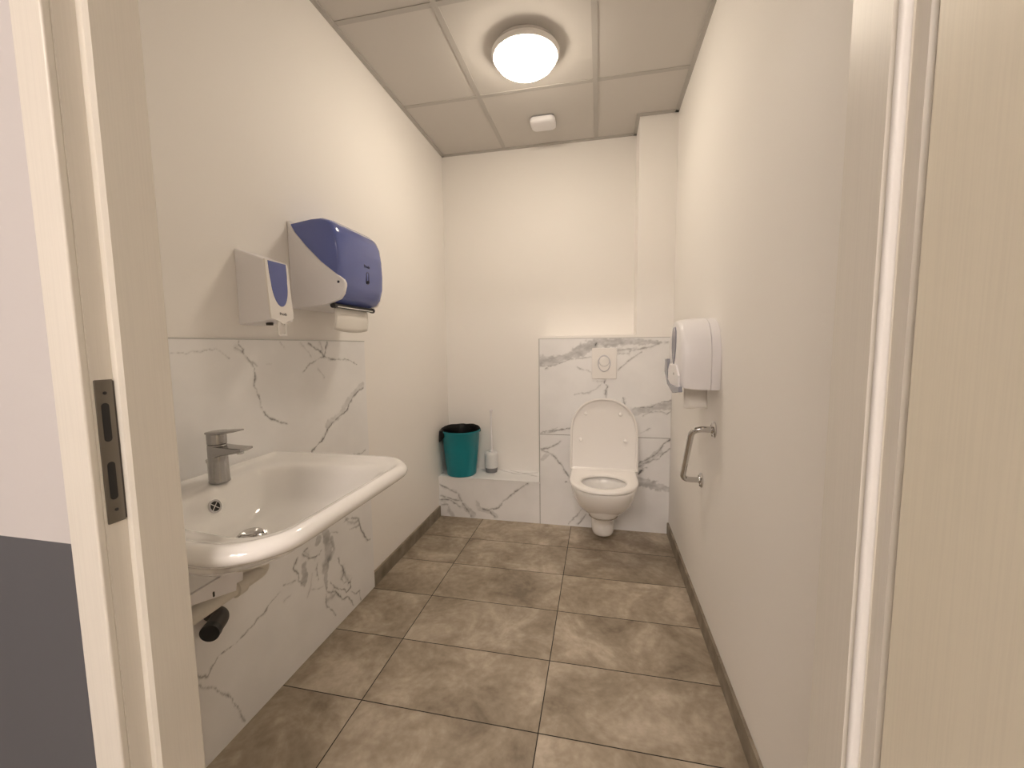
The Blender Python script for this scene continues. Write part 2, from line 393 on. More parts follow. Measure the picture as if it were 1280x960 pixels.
# ------------------------------------------------------------------ veined marble slab: a fine grid carries the vein pattern of the stone
def vein_field(P, veins, seed=0, vein_gain=1.0):
    P = np.asarray(P, float)
    ph = seed*1.7
    T = np.random.RandomState(100+seed).uniform(-1, 1, (256, 256))
    def vn(x, y):
        xi, yi = np.floor(x).astype(int), np.floor(y).astype(int); fx, fy = x-xi, y-yi
        fx, fy = fx*fx*(3-2*fx), fy*fy*(3-2*fy)
        g = lambda a, b: T[a % 256, b % 256]
        return (g(xi, yi)*(1-fx)+g(xi+1, yi)*fx)*(1-fy) + (g(xi, yi+1)*(1-fx)+g(xi+1, yi+1)*fx)*fy
    def wob(a, b, s): return vn(a*s*.5+7*s, b*s*.5+3.3) * .75 + vn(a*s+31, b*s+5.7*s) * .35
    W = P.copy()
    W[:, 0] += .0040*wob(P[:, 0], P[:, 1], 90) + .0026*wob(P[:, 1], P[:, 0], 230) + .0012*wob(P[:, 0], P[:, 1], 600)
    W[:, 1] += .0040*wob(P[:, 1], P[:, 0], 84) + .0026*wob(P[:, 0], P[:, 1], 215) + .0012*wob(P[:, 1], P[:, 0], 570)
    mott = .74 + .38*wob(P[:, 0]*.7, P[:, 1]*1.3, 70) + .22*wob(P[:, 0]*.5, P[:, 1], 260)
    swell = np.clip(.9 + .75*wob(P[:, 0]*.9, P[:, 1]*1.2, 75) + .45*wob(P[:, 1], P[:, 0], 190), .3, 1.7)   # veins swell and pinch
    rag = wob(P[:, 0], P[:, 1], 120)
    keep = np.ones(len(P))
    for pts, k, hw in veins:
        pts = np.array(pts); h = np.array(hw if isinstance(hw, list) else [hw]*len(pts))
        best = np.zeros(len(P))
        for i in range(len(pts)-1):
            a, b = pts[i], pts[i+1]; ab = b-a; l2 = max(ab@ab, 1e-9)
            R = max(h[i], h[i+1])*(3.6 if h.max() < .012 else 1.6)
            lo, hi = np.minimum(a, b)-R-.006, np.maximum(a, b)+R+.006
            idx = np.nonzero(np.all((P >= lo) & (P <= hi), axis=1))[0]
            if not len(idx): continue
            q = W[idx]; t = np.clip(((q-a)@ab)/l2, 0, 1)
            d = np.hypot(*(q-a-t[:, None]*ab).T)
            hh = h[i]+(h[i+1]-h[i])*t
            if h.max() < .012:
                hh = hh*swell[idx]
                c_ = np.clip(1.25-d/(hh*.62), 0, 1); e_ = np.clip(1-d/(hh*2.1), 0, 1)
                s = np.maximum(c_*c_*(3-2*c_), .42*e_*e_*(3-2*e_))*np.clip(.72+.38*swell[idx], .6, 1.2)
            else:
                s = np.clip((1.35-d/hh+.45*rag[idx])/.55, 0, 1); s = s*s*(3-2*s)
            best[idx] = np.maximum(best[idx], s)
        thin = h.max() < .012
        keep *= 1 - min(k*vein_gain, .9)*best*(np.clip(mott, .35, 1.1) if not thin else np.clip(mott+.2, .5, 1.15))
    return np.clip(1-keep, 0, .95)
def slab(name, plane, r, depth, step, veins, parent=None, seed=0, label=None, kind=None):
    """r = (u0,u1,v0,v1). plane: ('x',t) front at x=t, back at t-depth; ('y',t) front at y=t, back at t+depth; ('z',t) top, back below"""
    u0, u1, v0, v1 = r
    nu, nv = max(2, int((u1-u0)/step)), max(2, int((v1-v0)/step))
    U, V = np.meshgrid(np.linspace(u0, u1, nu+1), np.linspace(v0, v1, nv+1))
    P = np.stack([U.ravel(), V.ravel()], 1)
    fac = vein_field(P, veins, seed, 1.18)
    t = plane[1]
    def W(p, tt): return {'x': (tt, p[0], p[1]), 'y': (p[0], tt, p[1]), 'z': (p[0], p[1], tt)}[plane[0]]
    back = t - depth if plane[0] in 'xz' else t + depth
    verts = [W(p, t) for p in P]
    W1 = nu+1
    faces = [(j*W1+i, j*W1+i+1, (j+1)*W1+i+1, (j+1)*W1+i) for j in range(nv) for i in range(nu)]
    rim = [i for i in range(W1)] + [j*W1+nu for j in range(1, nv+1)] + [nv*W1+i for i in range(nu-1, -1, -1)] + [j*W1 for j in range(nv-1, 0, -1)]
    k0 = len(verts)
    verts += [W(P[i], back) for i in rim]
    n = len(rim)
    faces += [(rim[(i+1) % n], rim[i], k0+i, k0+(i+1) % n) for i in range(n)]
    faces.append(tuple(range(k0, k0+n))[::-1])
    if plane[0] == 'y': faces = [f[::1] for f in faces]
    org = ORG[parent.name] if parent else Vector((0, 0, 0))
    me = bpy.data.meshes.new(name)
    me.from_pydata([tuple(Vector(v)-org) for v in verts], [], faces)
    at = me.attributes.new('vein', 'FLOAT', 'POINT')
    at.data.foreach_set('value', np.concatenate([fac, fac[rim]]).astype(np.float32))
    bm = bmesh.new(); bm.from_mesh(me); bmesh.ops.recalc_face_normals(bm, faces=bm.faces[:]); bm.to_mesh(me); bm.free()
    me.materials.append(M['marble'])
    o = bpy.data.objects.new(name, me); link(o, parent, org)
    if label: o['label'] = label
    if kind: o['kind'] = kind
    return o

# ------------------------------------------------------------------ the setting
def struct(name, bm, mat, label, cat, bevel=0, smooth=False):
    o = build(name, bm, mat, bevel=bevel, smooth=smooth)
    return tag(o, label, cat, kind='structure')
struct('floor', boxes((XL-.1, XR+.1, YH, YR+.1, -.1, 0)), M['floor'], 'brown-grey concrete-look floor tiles of the toilet room', 'floor')
struct('ceiling', boxes((XL-.1, XR+.1, YI, YR+.1, H, H+.08)), M['ceil'], 'suspended ceiling of square off-white panels', 'ceiling')
struct('wall_left', boxes((XL-.1, XL, YI, YR+.1, 0, H)), M['wall'], 'white painted wall behind the washbasin', 'wall')
struct('wall_right', boxes((XR, XR+.1, YI, YR+.1, 0, H)), M['wall'], 'white painted wall carrying the grab bar', 'wall')
struct('wall_back', boxes((XL, XR, YR, YR+.1, 0, H)), M['wall'], 'white painted recessed wall behind bin and toilet', 'wall')
struct('wall_corner', boxes((.2145, XR, YF+.002, YR, 1.2, H)), M['wall'], 'white boxed pipe shaft in the far corner above the toilet panel', 'wall')
# doorway wall
OX0, OX1, OZ = -.655, .285, 2.08
struct('wall_front', boxes((XL-.1, OX0, YH, YI, 0, H), (OX1, XR+.1, YH, YI, 0, H), (OX0, OX1, YH, YI, OZ, H)), M['wall'], 'wall around the doorway seen edge-on', 'wall')
struct('wall_hall', boxes((-2.6, OX0, YH-.012, YH, 0, 2.6), (OX1, 1.6, YH-.012, YH, 0, 2.6), (OX0, OX1, YH-.012, YH, OZ, 2.6)), M['hall'],
       'hall wall painted white above dark grey beside the door frame', 'wall')
# hall behind the camera
struct('floor_hall', boxes((-2.6, 1.6, -2.2, YH-.012, -.1, -.001)), M['hall_floor'], 'hall floor before the toilet door', 'floor')
struct('ceiling_hall', boxes((-2.6, 1.6, -2.2, YH-.012, 2.6, 2.65)), M['wall'], 'white hall ceiling', 'ceiling')
struct('wall_hall_left', boxes((-2.65, -2.6, -2.2, YH, 0, 2.6)), M['hall'], 'far end wall of the hall', 'wall')
struct('wall_hall_right', boxes((1.6, 1.65, -2.2, YH, 0, 2.6)), M['hall'], 'end wall of the hall behind the open door', 'wall')
struct('wall_hall_back', boxes((-2.6, 1.6, -2.25, -2.2, 0, 2.6)), M['hall'], 'hall wall facing the toilet door', 'wall')

# ceiling grid
g = bmesh.new()
XC, YB, CT, bw = -.6322, 2.1971, .6, .012
for x in (XC, XC+CT): box(g, x-bw, x+bw, YI, YR, H-.003, H+.001)
for y in (YB-2*CT, YB-CT, YB): box(g, XL, XR, y-bw, y+bw, H-.0027, H+.001)
box(g, XL, XL+.020, YI, YR, H-.008, H+.001); box(g, XR-.020, XR, YI, YF, H-.008, H+.001)
box(g, XL, .2145, YR-.020, YR, H-.008, H+.001); box(g, .2145-.02, .2145, YF-.02, YR, H-.008, H+.001); box(g, .2145, XR, YF-.020, YF, H-.008, H+.001)
struct('trim_1', g, M['grid'], 'metal grid bars and edge angles holding the ceiling panels', 'ceiling grid')

# skirting, each tile a piece with a fine joint
def skirting(name, x0, x1, ys, label):
    bm = bmesh.new()
    for a, b in zip(ys, ys[1:]): box(bm, x0, x1, a+.0008, b-.0008, 0, .072)
    struct(name, bm, M['skirt'], label, 'baseboard', bevel=.001)
skirting('baseboard_left', XL, XL+.0105, [PANEL_Y1+.001, 2.11, YF-.001], 'brown-grey tile skirting between basin panel and ledge')
skirting('baseboard_right', XR-.0105, XR, [YI, .90, 1.46, 2.02, YF-.001], 'brown-grey tile skirting along the grab bar wall')

# cistern box with marble tiles, ledge
cb = build('wall_cistern', boxes((-.371, XR, YF+.009, YR, 0, 1.226)), M['wall'], bevel=.002)
tag(cb, 'boxed cistern wall faced with two large marble tiles behind the toilet', 'wall', kind='structure')
slab('marble_tile', ('y', YF), (-.372, XR-.001, .5990, 1.205), .009, .004, VEINS_CISTERN, cb, 1, 'upper tile with a broad grey vein')
slab('marble_tile', ('y', YF), (-.372, XR-.001, 0, .5958), .009, .004, VEINS_CISTERN, cb, 2, 'lower tile with branching veins')
build('joint', boxes((-.372, XR-.001, YF+.0015, YF+.0095, .5955, .5995), (-.3765, -.3710, YF+.0015, YF+.0095, 0, .283)), M['grout'], cb)
build('edge_trim', boxes((-.378, -.372, YF-.001, YF+.012, .282, 1.2075), (-.378, XR-.001, YF-.001, YF+.010, 1.205, 1.2085)), M['alu'], cb)
lg = build('trim_2', boxes((XL, -.3735, YF+.009, YR, 0, .272)), M['wall'])
tag(lg, 'low marble ledge under the teal bin and toilet brush', 'ledge', kind='structure')
slab('front_tile', ('y', YF), (XL, -.3755, 0, .271), .009, .004, VEINS_LEDGE, lg, 3)
slab('top_tile', ('z', .28), (XL, -.3735, YF-.003, YR), .008, .005, VEINS_LEDGE_TOP, lg, 4)

# marble panel behind the basin
pn = slab('trim_3', ('x', XL+.010), (YI+.002, PANEL_Y1, 0, PANEL_Z1), .0095, .003, VEINS_BASIN, None, 5)
tag(pn, 'tall white marble wall panel with grey veins behind the washbasin', 'wall panel', kind='structure')
build('edge_trim', boxes((XL, XL+.0112, YI+.002, PANEL_Y1, PANEL_Z1, PANEL_Z1+.0035)), M['alu'], pn)

# ------------------------------------------------------------------ door frame and open door
fr = thing('trim_4', 'cream wood-grain door frame around the doorway', 'door frame', (-.63, .395, 0)); fr['kind'] = 'structure'
def jamb(name, s, x, lab, step):
    # plan outline of the lining, s = -1 left / +1 right; x = rebate face
    xs = x - s*step
    out = [(x, .393), (x, .4178), (xs+s*.004, .4178), (xs, .4222), (xs, .482), (xs+s*.003, .485), (x+s*.024, .485), (x+s*.024, .393)]
    if s > 0: out[0:1] = [(x+.004, .393), (x+.004, .3985), (x, .401)]
    bm = bmesh.new(); prism(bm, out, 'z', 0, OZ-.02)
    return build(name, bm, M['frame'], fr, label=lab)
jamb('lining', -1, -.630, 'left lining with the strike plate', .0135)
jamb('lining', 1, .2475, 'right lining on the hinge side', .0135)
bm = bmesh.new()
build('lining_head', boxes((-.654, .2715, .393, .485, OZ-.02, OZ)), M['frame'], fr)
bm = boxes((-.6795, -.630, .383, .394, 0, OZ+.06)); build('casing', bm, M['frame'], fr, bevel=.003, label='left casing on the hall side')
bm = boxes((.2875, .33, .383, .394, 0, OZ+.06)); build('casing', bm, M['frame'], fr, bevel=.003, label='right casing behind the open door')
build('casing', boxes((-.6795, .32, .383, .394, OZ-.005, OZ+.06)), M['frame'], fr, bevel=.003, label='top casing')
# soft seals in the rebate
def seal(x0, x1, lab):
    bm = bmesh.new(); prism(bm, rrect(x0, x1, .4115, .4185, .003, 4), 'z', 0, OZ-.02)
    return build('seal', bm, M['seal'], fr, smooth=True, label=lab)
seal(.2345, .2435, 'white seal on the right stop')
# strike plate
sp = bmesh.new(); PX = -.6298
zc0, zc1 = .9355, 1.1265
plate = rrect(.3955, .4165, zc0, zc1, .0015, 2)
prism(sp, plate, 'x', PX-.0006, PX+.0012)
spo = build('strike_plate', sp, M['steel'], fr, bevel=.0004, label='dark metal strike plate')
for zc in (1.0705, .9925):
    bm = bmesh.new(); prism(bm, rrect(.4005, .4095, zc-.0255, zc+.0255, .0044, 6), 'x', PX+.0006, PX+.0014)
    build('latch_slot', bm, M['black'], spo)
for zc in (1.109, .953):
    bm = bmesh.new(); lathe(bm, [(.0022, .0008), (.0022, .0018), (.001, .002)], (PX, .406, zc), 'x', 12); build('screw', bm, M['black'], spo)
bm = boxes((PX-.012, PX+.0013, .4155, .4172, zc0+.002, zc1-.002)); build('plate_lip', bm, M['rubber'], spo)

dr = thing('door_1', 'open cream wood-grain door leaf at the right edge of the picture', 'door', (.262, .38, 0)); dr['kind'] = 'structure'
bm = bmesh.new()
# leaf swung open ninety degrees; the rebated lip steps back near the hinge
prism(bm, [(.2430, .387), (.2430, -.46), (.283, -.46), (.283, .387)], 'z', .008, 2.04)
build('leaf', bm, M['door'], dr, bevel=.003, label='cream leaf with fine grain')
for zc in (.25, 1.85):
    bm = bmesh.new(); lathe(bm, [(.007, -.045), (.007, .045)], (.285, .388, zc), 'z', 16); build('hinge', bm, M['chrome'], dr, smooth=True)
for s, lab in ((-1, 'handle on the room face'), (1, 'handle on the hall face')):
    x = .2425 if s < 0 else .283
    bm = bmesh.new(); lathe(bm, [(.026, 0), (.026, s*.006), (.011, s*.008), (.010, s*.045)], (x, -.40, 1.05), 'x', 24)
    tube(bm, bend([(x+s*.03, -.40, 1.05), (x+s*.05, -.40, 1.05), (x+s*.05, -.27, 1.05)], .012), .009, 12)
    build('handle', bm, M['chrome'], dr, smooth=True, label=lab)

# ------------------------------------------------------------------ washbasin
BCX, BCY = -.80, .8475
PXF = XL+.0105
BX1, BY0, BY1 = -.542, .537, 1.166
wb = thing('washbasin', 'wide white porcelain washbasin hung on the marble wall panel', 'washbasin', (PXF, BCY, .66))
def ring(back, front, side, z, rf, rb, zf=0, nar=0):
    o = rrect(PXF+back, BX1-front, BY0+side, BY1-side, (rf, rb, rb, rf), 9)
    # nar: the inner edge draws in towards the wall, so the side rims widen there
    o = [(x, BCY+(y-BCY)*(1-nar*max(0, 1-(x-PXF)/(BX1-PXF))**1.2)) for x, y in o]
    return [(x, y, z + zf*(x-PXF)/(BX1-PXF)) for x, y in o]
bowl = [
 ring(.001, .235, .18, .655, .10, .03), ring(.001, .200, .15, .668, .12, .03), ring(.001, .085, .055, .735, .13, .02), ring(.001, .040, .028, .775, .125, .012),
 ring(.001, .012, .010, .787, .12, .008), ring(.001, .002, .002, .795, .12, .006), ring(.001, .0, .0, .806, .12, .006), ring(.001, .004, .004, .816, .12, .006),
 ring(.003, .014, .014, .8245, .112, .006), ring(.010, .026, .026, .8245, .10, .008), ring(.018, .036, .036, .819, .092, .012), ring(.026, .046, .048, .814, .085, .016, 0, .05),
 ring(.060, .052, .060, .8125, .085, .05, 0, .15), ring(.086, .060, .072, .809, .085, .08, 0, .22), ring(.094, .072, .085, .796, .09, .085, 0, .24), ring(.108, .105, .112, .750, .10, .09, 0, .20),
 ring(.125, .150, .150, .715, .10, .09), ring(.145, .195, .195, .700, .09, .08)]
def circ(r, z, cx, n=len(bowl[0])):
    # matches the point order of rrect (starts on +x, runs counter-clockwise)
    out = []
    per = n//4
    for k in range(4):
        for i in range(per):
            t = PI/2*(k+i/(per-1)*.97)
            out.append((cx+r*math.cos(t), DY+r*math.sin(t), z))
    return out
DX, DY = -.862, .838
bowl += [circ(.060, .6945, DX), circ(.038, .6915, DX), circ(.030, .6905, DX), circ(.029, .680, DX)]
bm = bmesh.new(); loft(bm, bowl, True, True)
build('bowl', bm, M['porcelain'], wb, smooth=True, subsurf=2)
# waste fitting: flange, plug
bm = bmesh.new(); lathe(bm, [(.0335, .688), (.0345, .6915), (.033, .6935), (.029, .6925), (.028, .684)], (DX, DY, 0), 'z', 40)
dn = build('waste_plug', bm, M['chrome'], wb, smooth=True, label='chrome pop-up plug in the drain')
bm = bmesh.new(); lathe(bm, [(.027, .685), (.0275, .690), (.006, .6905), (.006, .6985), (.0255, .6990), (.0262, .7010), (.023, .7030), (.012, .7045), (.0005, .705)], (DX, DY, 0), 'z', 40)
build('plug_cap', bm, M['chrome'], dn, smooth=True, angle=60)
# overflow
n_ = Vector((.80, 0, .26)).normalized(); OC = Vector((PXF+.1045, .831, .764))
def disc_on(bm, r0, r1, h0, h1, n=32):
    s = Vector((0, 1, 0)); u = n_.cross(s).normalized()
    lp = []
    for r, h in ((r1, h0), (r1, h1), (r0, h1), (r0, h0)):
        lp.append([OC + n_*h + (s*math.cos(2*PI*i/n)+u*math.sin(2*PI*i/n))*r for i in range(n)])
    loft(bm, lp + [lp[0]], False, False)
bm = bmesh.new(); disc_on(bm, .0125, .0172, -.004, .0034)
ov = build('overflow_ring', bm, M['chrome'], wb, smooth=True)
bm = bmesh.new(); s = Vector((0, 1, 0)); u = n_.cross(s).normalized()
loft(bm, [[OC+n_*h+(s*math.cos(2*PI*i/24)+u*math.sin(2*PI*i/24))*.0128 for i in range(24)] for h in (-.004, .0012)])
build('overflow_hole', bm, M['black'], ov)
bm = bmesh.new()
for k in range(4):
    t = PI/4+PI/2*k; dvec = s*math.cos(t)+u*math.sin(t)
    tube(bm, [OC+n_*.002, OC+n_*.002+dvec*.013], .0014, 8)
build('overflow_cross', bm, M['chrome'], ov)

# tap
TX, TY, TZ = -.990, .878, .8135
tp = thing('basin_tap', 'chrome single-lever mixer tap standing on the washbasin', 'tap', (TX, TY, TZ))
bm = bmesh.new()
def tap_ring(z, rx, ry, ox=0): return [(TX+ox+rx*math.cos(2*PI*i/32), TY+ry*math.sin(2*PI*i/32), z) for i in range(32)]
loft(bm, [tap_ring(TZ-.0005, .0245, .0245), tap_ring(TZ+.002, .0250, .0250), tap_ring(TZ+.006, .0238, .0238), tap_ring(TZ+.05, .0228, .0228), tap_ring(TZ+.099, .0225, .0225), tap_ring(TZ+.1005, .0215, .0215)])
build('body', bm, M['chrome_worn'], tp, smooth=True)
bm = bmesh.new()
sp_l = []
for x, w, z0, z1 in ((-.010, .021, .064, .099), (.010, .0225, .068, .0985), (.030, .0235, .0745, .0965), (.058, .0228, .0790, .0955), (.078, .0220, .0825, .0950), (.092, .0200, .0890, .0945)):
    o = rrect(-w, w, z0, z1, min(.005, (z1-z0)*.45), 4)
    sp_l.append([(TX+x, TY+a, TZ+b) for a, b in o])
loft(bm, sp_l); build('spout', bm, M['chrome_worn'], tp, smooth=True)
bm = bmesh.new(); lathe(bm, [(.0075, .0775), (.0085, .079), (.0085, .09)], (TX+.072, TY, TZ), 'z', 20); build('aerator', bm, M['chrome'], tp, smooth=True)
bm = bmesh.new(); loft(bm, [tap_ring(TZ+.1015, .0210, .0210), tap_ring(TZ+.1030, .0227, .0227), tap_ring(TZ+.128, .0227, .0227), tap_ring(TZ+.132, .0210, .0210)])
cap = build('lever_cap', bm, M['chrome_worn'], tp, smooth=True)
lv = []
for x, w, z0, z1 in ((-.0230, .010, .1305, .1335), (-.018, .018, .1285, .134), (0, .0225, .128, .136), (.025, .0215, .130, .137), (.048, .0195, .1335, .1390), (.070, .0175, .137, .1410), (.0755, .013, .1385, .1410)):
    o = rrect(-w, w, z0, z1, (z1-z0)*.4, 3); lv.append([(TX+x, TY+a, TZ+b) for a, b in o])
bm = bmesh.new(); loft(bm, lv); build('lever', bm, M['chrome_worn'], cap, smooth=True)
bm = bmesh.new(); tube(bm, [(TX-.034, TY, TZ+.001), (TX-.034, TY, TZ+.048)], .0026, 10); lathe(bm, [(.0035, .046), (.0055, .05), (.0055, .056), (.003, .058)], (TX-.034, TY, TZ), 'z', 14)
build('plug_rod', bm, M['chrome'], tp, smooth=True)

# waste pipework under the basin
dp = thing('drain_pipe', 'white plastic waste pipe hanging under the washbasin', 'pipe', (DX, DY, .57))
PX_, PY_ = -.845, .845
bm = bmesh.new(); tube(bm, [(PX_, PY_, .654), (PX_, PY_, .625)], .0225, 24); build('tailpiece', bm, M['pipe'], dp, smooth=True)
bm = bmesh.new(); lathe(bm, [(.024, .622), (.0295, .624), (.0295, .640), (.025, .642)], (PX_, PY_, 0), 'z', 28); build('lock_nut', bm, M['pipe'], dp, smooth=True)
bm = bmesh.new(); tube(bm, bend([(PX_, PY_, .628), (PX_, PY_, .6), (PX_, .52, .597), (XL+.012, .505, .595)], .032, 10), .0185, 20)
build('horizontal_pipe', bm, M['pipe'], dp, smooth=True)
bm = bmesh.new(); lathe(bm, [(.0195, -.013), (.0235, -.011), (.0235, .011), (.0195, .013)], (PX_, .772, .5992), 'y', 24); build('coupling', bm, M['pipe'], dp, smooth=True)
# white bracket plate below the bowl
bk = thing('bracket_plate', 'white bracket plate with a small slot below the washbasin', 'bracket', (-.80, .64, .62))
bm = bmesh.new(); prism(bm, [(.47, .675), (.47, .664), (.615, .655), (.725, .622), (.728, .638), (.744, .636), (.748, .675)], 'x', -.803, -.796)
build('plate', bm, M['plastic'], bk, bevel=.001)
bm = bmesh.new(); prism(bm, rrect(.669, .6735, .641, .653, .002, 3), 'x', -.7965, -.7955); build('slot', bm, M['black'], bk)
# dark rubber elbow from the wall
re = thing('waste_elbow', 'dark rubber waste elbow poking out of the marble panel below the basin', 'pipe', (XL+.010, .86, .43))
bm = bmesh.new()
P0 = Vector((XL+.0095, .886, .428)); 
pth = bend([P0, P0+Vector((.048, -.012, 0)), P0+Vector((.072, -.066, -.004))], .03, 8)
tube(bm, pth, .0225, 24); build('sleeve', bm, M['rubber'], re, smooth=True)
bm = bmesh.new()
e0, e1 = pth[-2], pth[-1]; dd = (e1-e0).normalized()
tube(bm, [e1-dd*.012, e1+dd*.004], .0240, 24); build('collar', bm, M['black'], re, smooth=True)

# ------------------------------------------------------------------ paper towel dispenser
TY0, TY1 = 1.280, 1.580
td = thing('towel_dispenser', 'white paper towel dispenser with a blue front on the left wall', 'towel dispenser', (XL, 1.43, 1.305))
prof = [(XL+.003, 1.606), (-.985, 1.6175), (-.945, 1.618), (-.918, 1.609), (-.897, 1.590), (-.884, 1.560), (-.877, 1.51), (-.875, 1.45), (-.878, 1.395), (-.890, 1.352), (-.905, 1.333), (-.93, 1.322), (XL+.003, 1.318)]
def inset_profile(f): 
    cx, cz = -.99, 1.465
    return [(cx+(x-cx)*f if x > XL+.01 else x, cz+(z-cz)*f) for x, z in prof]
bm = bmesh.new()
loops = []
for y, f in ((TY0+.004, .90), (TY0+.006, .93), (TY0+.012, .958), (TY0+.022, .982), (TY0+.034, .995), (TY0+.046, 1.0), (TY1-.040, 1.0), (TY1-.022, .99), (TY1-.010, .97), (TY1-.003, .94), (TY1, .90)):
    loops.append([(x, y, z) for x, z in inset_profile(f)])
loft(bm, loops); build('cover', bm, M['blue'], td, smooth=True, label='glossy blue cover', angle=50)
def cheek(y0, y1, lab, f=1):
    pts = [(XL+.001, 1.612), (-1.068, 1.606), (-1.046, 1.569), (-1.002, 1.517), (-.947, 1.463), (-.902, 1.428), (-.864, 1.400), (-.858, 1.388), (-.858, 1.378), (-.866, 1.352), (-.880, 1.334), (-.934, 1.316), (XL+.001, 1.303)]
    pts = [(XL+.001+(x-XL-.001)*(f if f == 1 else .86), z) for x, z in pts]
    bm = bmesh.new(); prism(bm, pts, 'y', y0, y1)
    return build('side_cheek', bm, M['plastic'], td, bevel=.004, seg=3, label=lab)
ck = cheek(TY0, TY0+.016, 'white side panel nearer the doorway'); cheek(TY1-.014, TY1-.002, 'white side panel nearer the far wall', .93)
bm = bmesh.new(); lathe(bm, [(.0045, 0), (.0045, -.0012), (.003, -.0015)], (-.882, TY0, 1.3915), 'y', 16); build('lock', bm, M['ink'], ck)
build('back_plate', boxes((XL+.0005, XL+.011, TY0+.003, TY1-.004, 1.306, 1.611)), M['plastic'], td, bevel=.004)
bm = bmesh.new(); prism(bm, [(-1.06, 1.321), (-.935, 1.321), (-.928, 1.317), (-.937, 1.313), (-1.06, 1.306)], 'y', TY0+.014, TY1-.014); build('under_tray', bm, M['plastic'], td)
bm = bmesh.new(); tube(bm, [(-.918, TY0+.018, 1.3145), (-.918, TY1-.03, 1.3145)], .0078, 14)
lathe(bm, [(.010, 0), (.010, .012)], (-.918, TY0+.012, 1.3145), 'y', 16); lathe(bm, [(.010, 0), (.010, .012)], (-.918, TY1-.038, 1.3145), 'y', 16)
cbr = build('cutter_bar', bm, M['black'], td, smooth=True, label='black cutter bar with a bright blade')
build('blade', boxes((-.9112, -.9085, TY0+.028, TY1-.042, 1.3085, 1.3125)), M['chrome'], cbr)
# mark and outlined key hole on the cover
FX = -.8752
bm = text_bm('Prods', .017)
mat4 = Matrix(((0, 0, 1, FX+.0005), (1, 0, 0, 1.452), (0, 1, 0, 1.472), (0, 0, 0, 1)))
bmesh.ops.transform(bm, matrix=mat4, verts=bm.verts[:]); lt = build('lettering', bm, M['ink'], td)
bm = bmesh.new(); o1 = rrect(1.446, 1.464, 1.407, 1.452, .006, 4); o2 = rrect(1.4485, 1.4615, 1.4095, 1.4495, .0045, 4)
xk = FX+.0005
loft(bm, [[(xk-.003, a, b) for a, b in o1], [(xk, a, b) for a, b in o1], [(xk, a, b) for a, b in o2], [(xk-.003, a, b) for a, b in o2]], False, False)
lathe(bm, [(.0042, -.003), (.0042, .0002)], (xk, 1.455, 1.416), 'x', 14)
build('key_slot', bm, M['ink'], td)
# towel tongue
pt = bmesh.new(); loops = []
for k in range(9):
    z = 1.318 - k*.0108; bow = .010*math.sin(k/8*PI*.9)
    lp = []
    for j in range(15):
        y = 1.312 + .214*j/14; e = (1 - (2*j/14-1)**2)
        lp.append((-.932 + bow - .006*(1-e)*k/8, y + (.004*(k/8)**2 if j in (0, 14) else 0), z - (.010*e*(k/8)**3)))
    loops.append(lp)
loft(pt, loops, False, False, closed=False)
po = build('paper_towel', pt, M['paper'], None, org=(-.932, 1.42, 1.23), smooth=True)
sm = po.modifiers.new('Solidify', 'SOLIDIFY'); sm.thickness = .0012
tag(po, 'white paper towel hanging out of the blue dispenser', 'paper towel')

# ------------------------------------------------------------------ soap dispenser
sd = thing('soap_dispenser', 'small white soap dispenser with a blue level window on the left wall', 'soap dispenser', (XL, 1.105, 1.24))
SY0, SY1 = 1.058, 1.152
SX_T, SX_B = -.974, -.962        # front face at top / bottom
bm = bmesh.new()
side = lambda dx, dzt, dzb: [(XL+.0005, 1.466-dzt), (SX_T+dx, 1.430-dzt), (SX_B+dx, 1.250+dzb), (XL+.0005, 1.238+dzb)]
loft(bm, [[(x, y, z) for x, z in side(d, t, b)] for y, d, t, b in ((SY0, -.003, .003, .002), (SY0+.003, 0, 0, 0), (SY1-.003, 0, 0, 0), (SY1, -.003, .003, .002))])
build('body', bm, M['plastic'], sd, bevel=.0025)
def on_front(y, z, h):
    t = (1.430-z)/(1.430-1.250); return (SX_T+(SX_B-SX_T)*t+h, y, z)
bm = bmesh.new()
cov = [(SY0+.001, 1.431), (SY1-.001, 1.431), (SY1, 1.256), (SY1-.025, 1.2495), (1.105, 1.238), (SY0+.025, 1.2495), (SY0, 1.254)]
loft(bm, [[on_front(y, z, -.004) for y, z in cov], [on_front(y, z, .003) for y, z in cov]])
build('front_cover', bm, M['seat'], sd, bevel=.002)
win = [(1.105+.037*math.cos(PI*i/20)*(1.0), 1.352 - .058*math.sin(PI*i/20)**.9) for i in range(21)][::-1]
win = [(1.105-.036, 1.4275)] + [(1.105-.0355, 1.39)] + [(1.105-.033*math.cos(PI*i/20), 1.365-.072*math.sin(PI*i/20)) for i in range(21)] + [(1.105+.0355, 1.39), (1.105+.036, 1.4275)]
bm = bmesh.new(); loft(bm, [[on_front(y, z, 0) for y, z in win], [on_front(y, z, .0042) for y, z in win]])
build('level_window', bm, M['blue'], sd, bevel=.001, label='blue translucent level window')
bm = text_bm('Prods', .0125)
tl = math.atan2(SX_B-SX_T, .18)
bmesh.ops.transform(bm, matrix=Matrix(((0, 0, 1, on_front(0, 1.270, .0034)[0]), (1, 0, 0, 1.107), (0, 1, 0, 1.270), (0, 0, 0, 1))), verts=bm.verts[:])
build('lettering', bm, M['ink'], sd)
bm = bmesh.new()
o1 = rrect(1.084, 1.119, 1.203, 1.248, .006, 5); o2 = rrect(1.0900, 1.1130, 1.2090, 1.2425, .004, 5)
lx = -.966
loft(bm, [[(lx, a, b) for a, b in o1], [(lx+.006, a, b) for a, b in o1], [(lx+.006, a, b) for a, b in o2], [(lx, a, b) for a, b in o2], [(lx, a, b) for a, b in o1]], False, False)
bmesh.ops.remove_doubles(bm, verts=bm.verts[:], dist=1e-5)
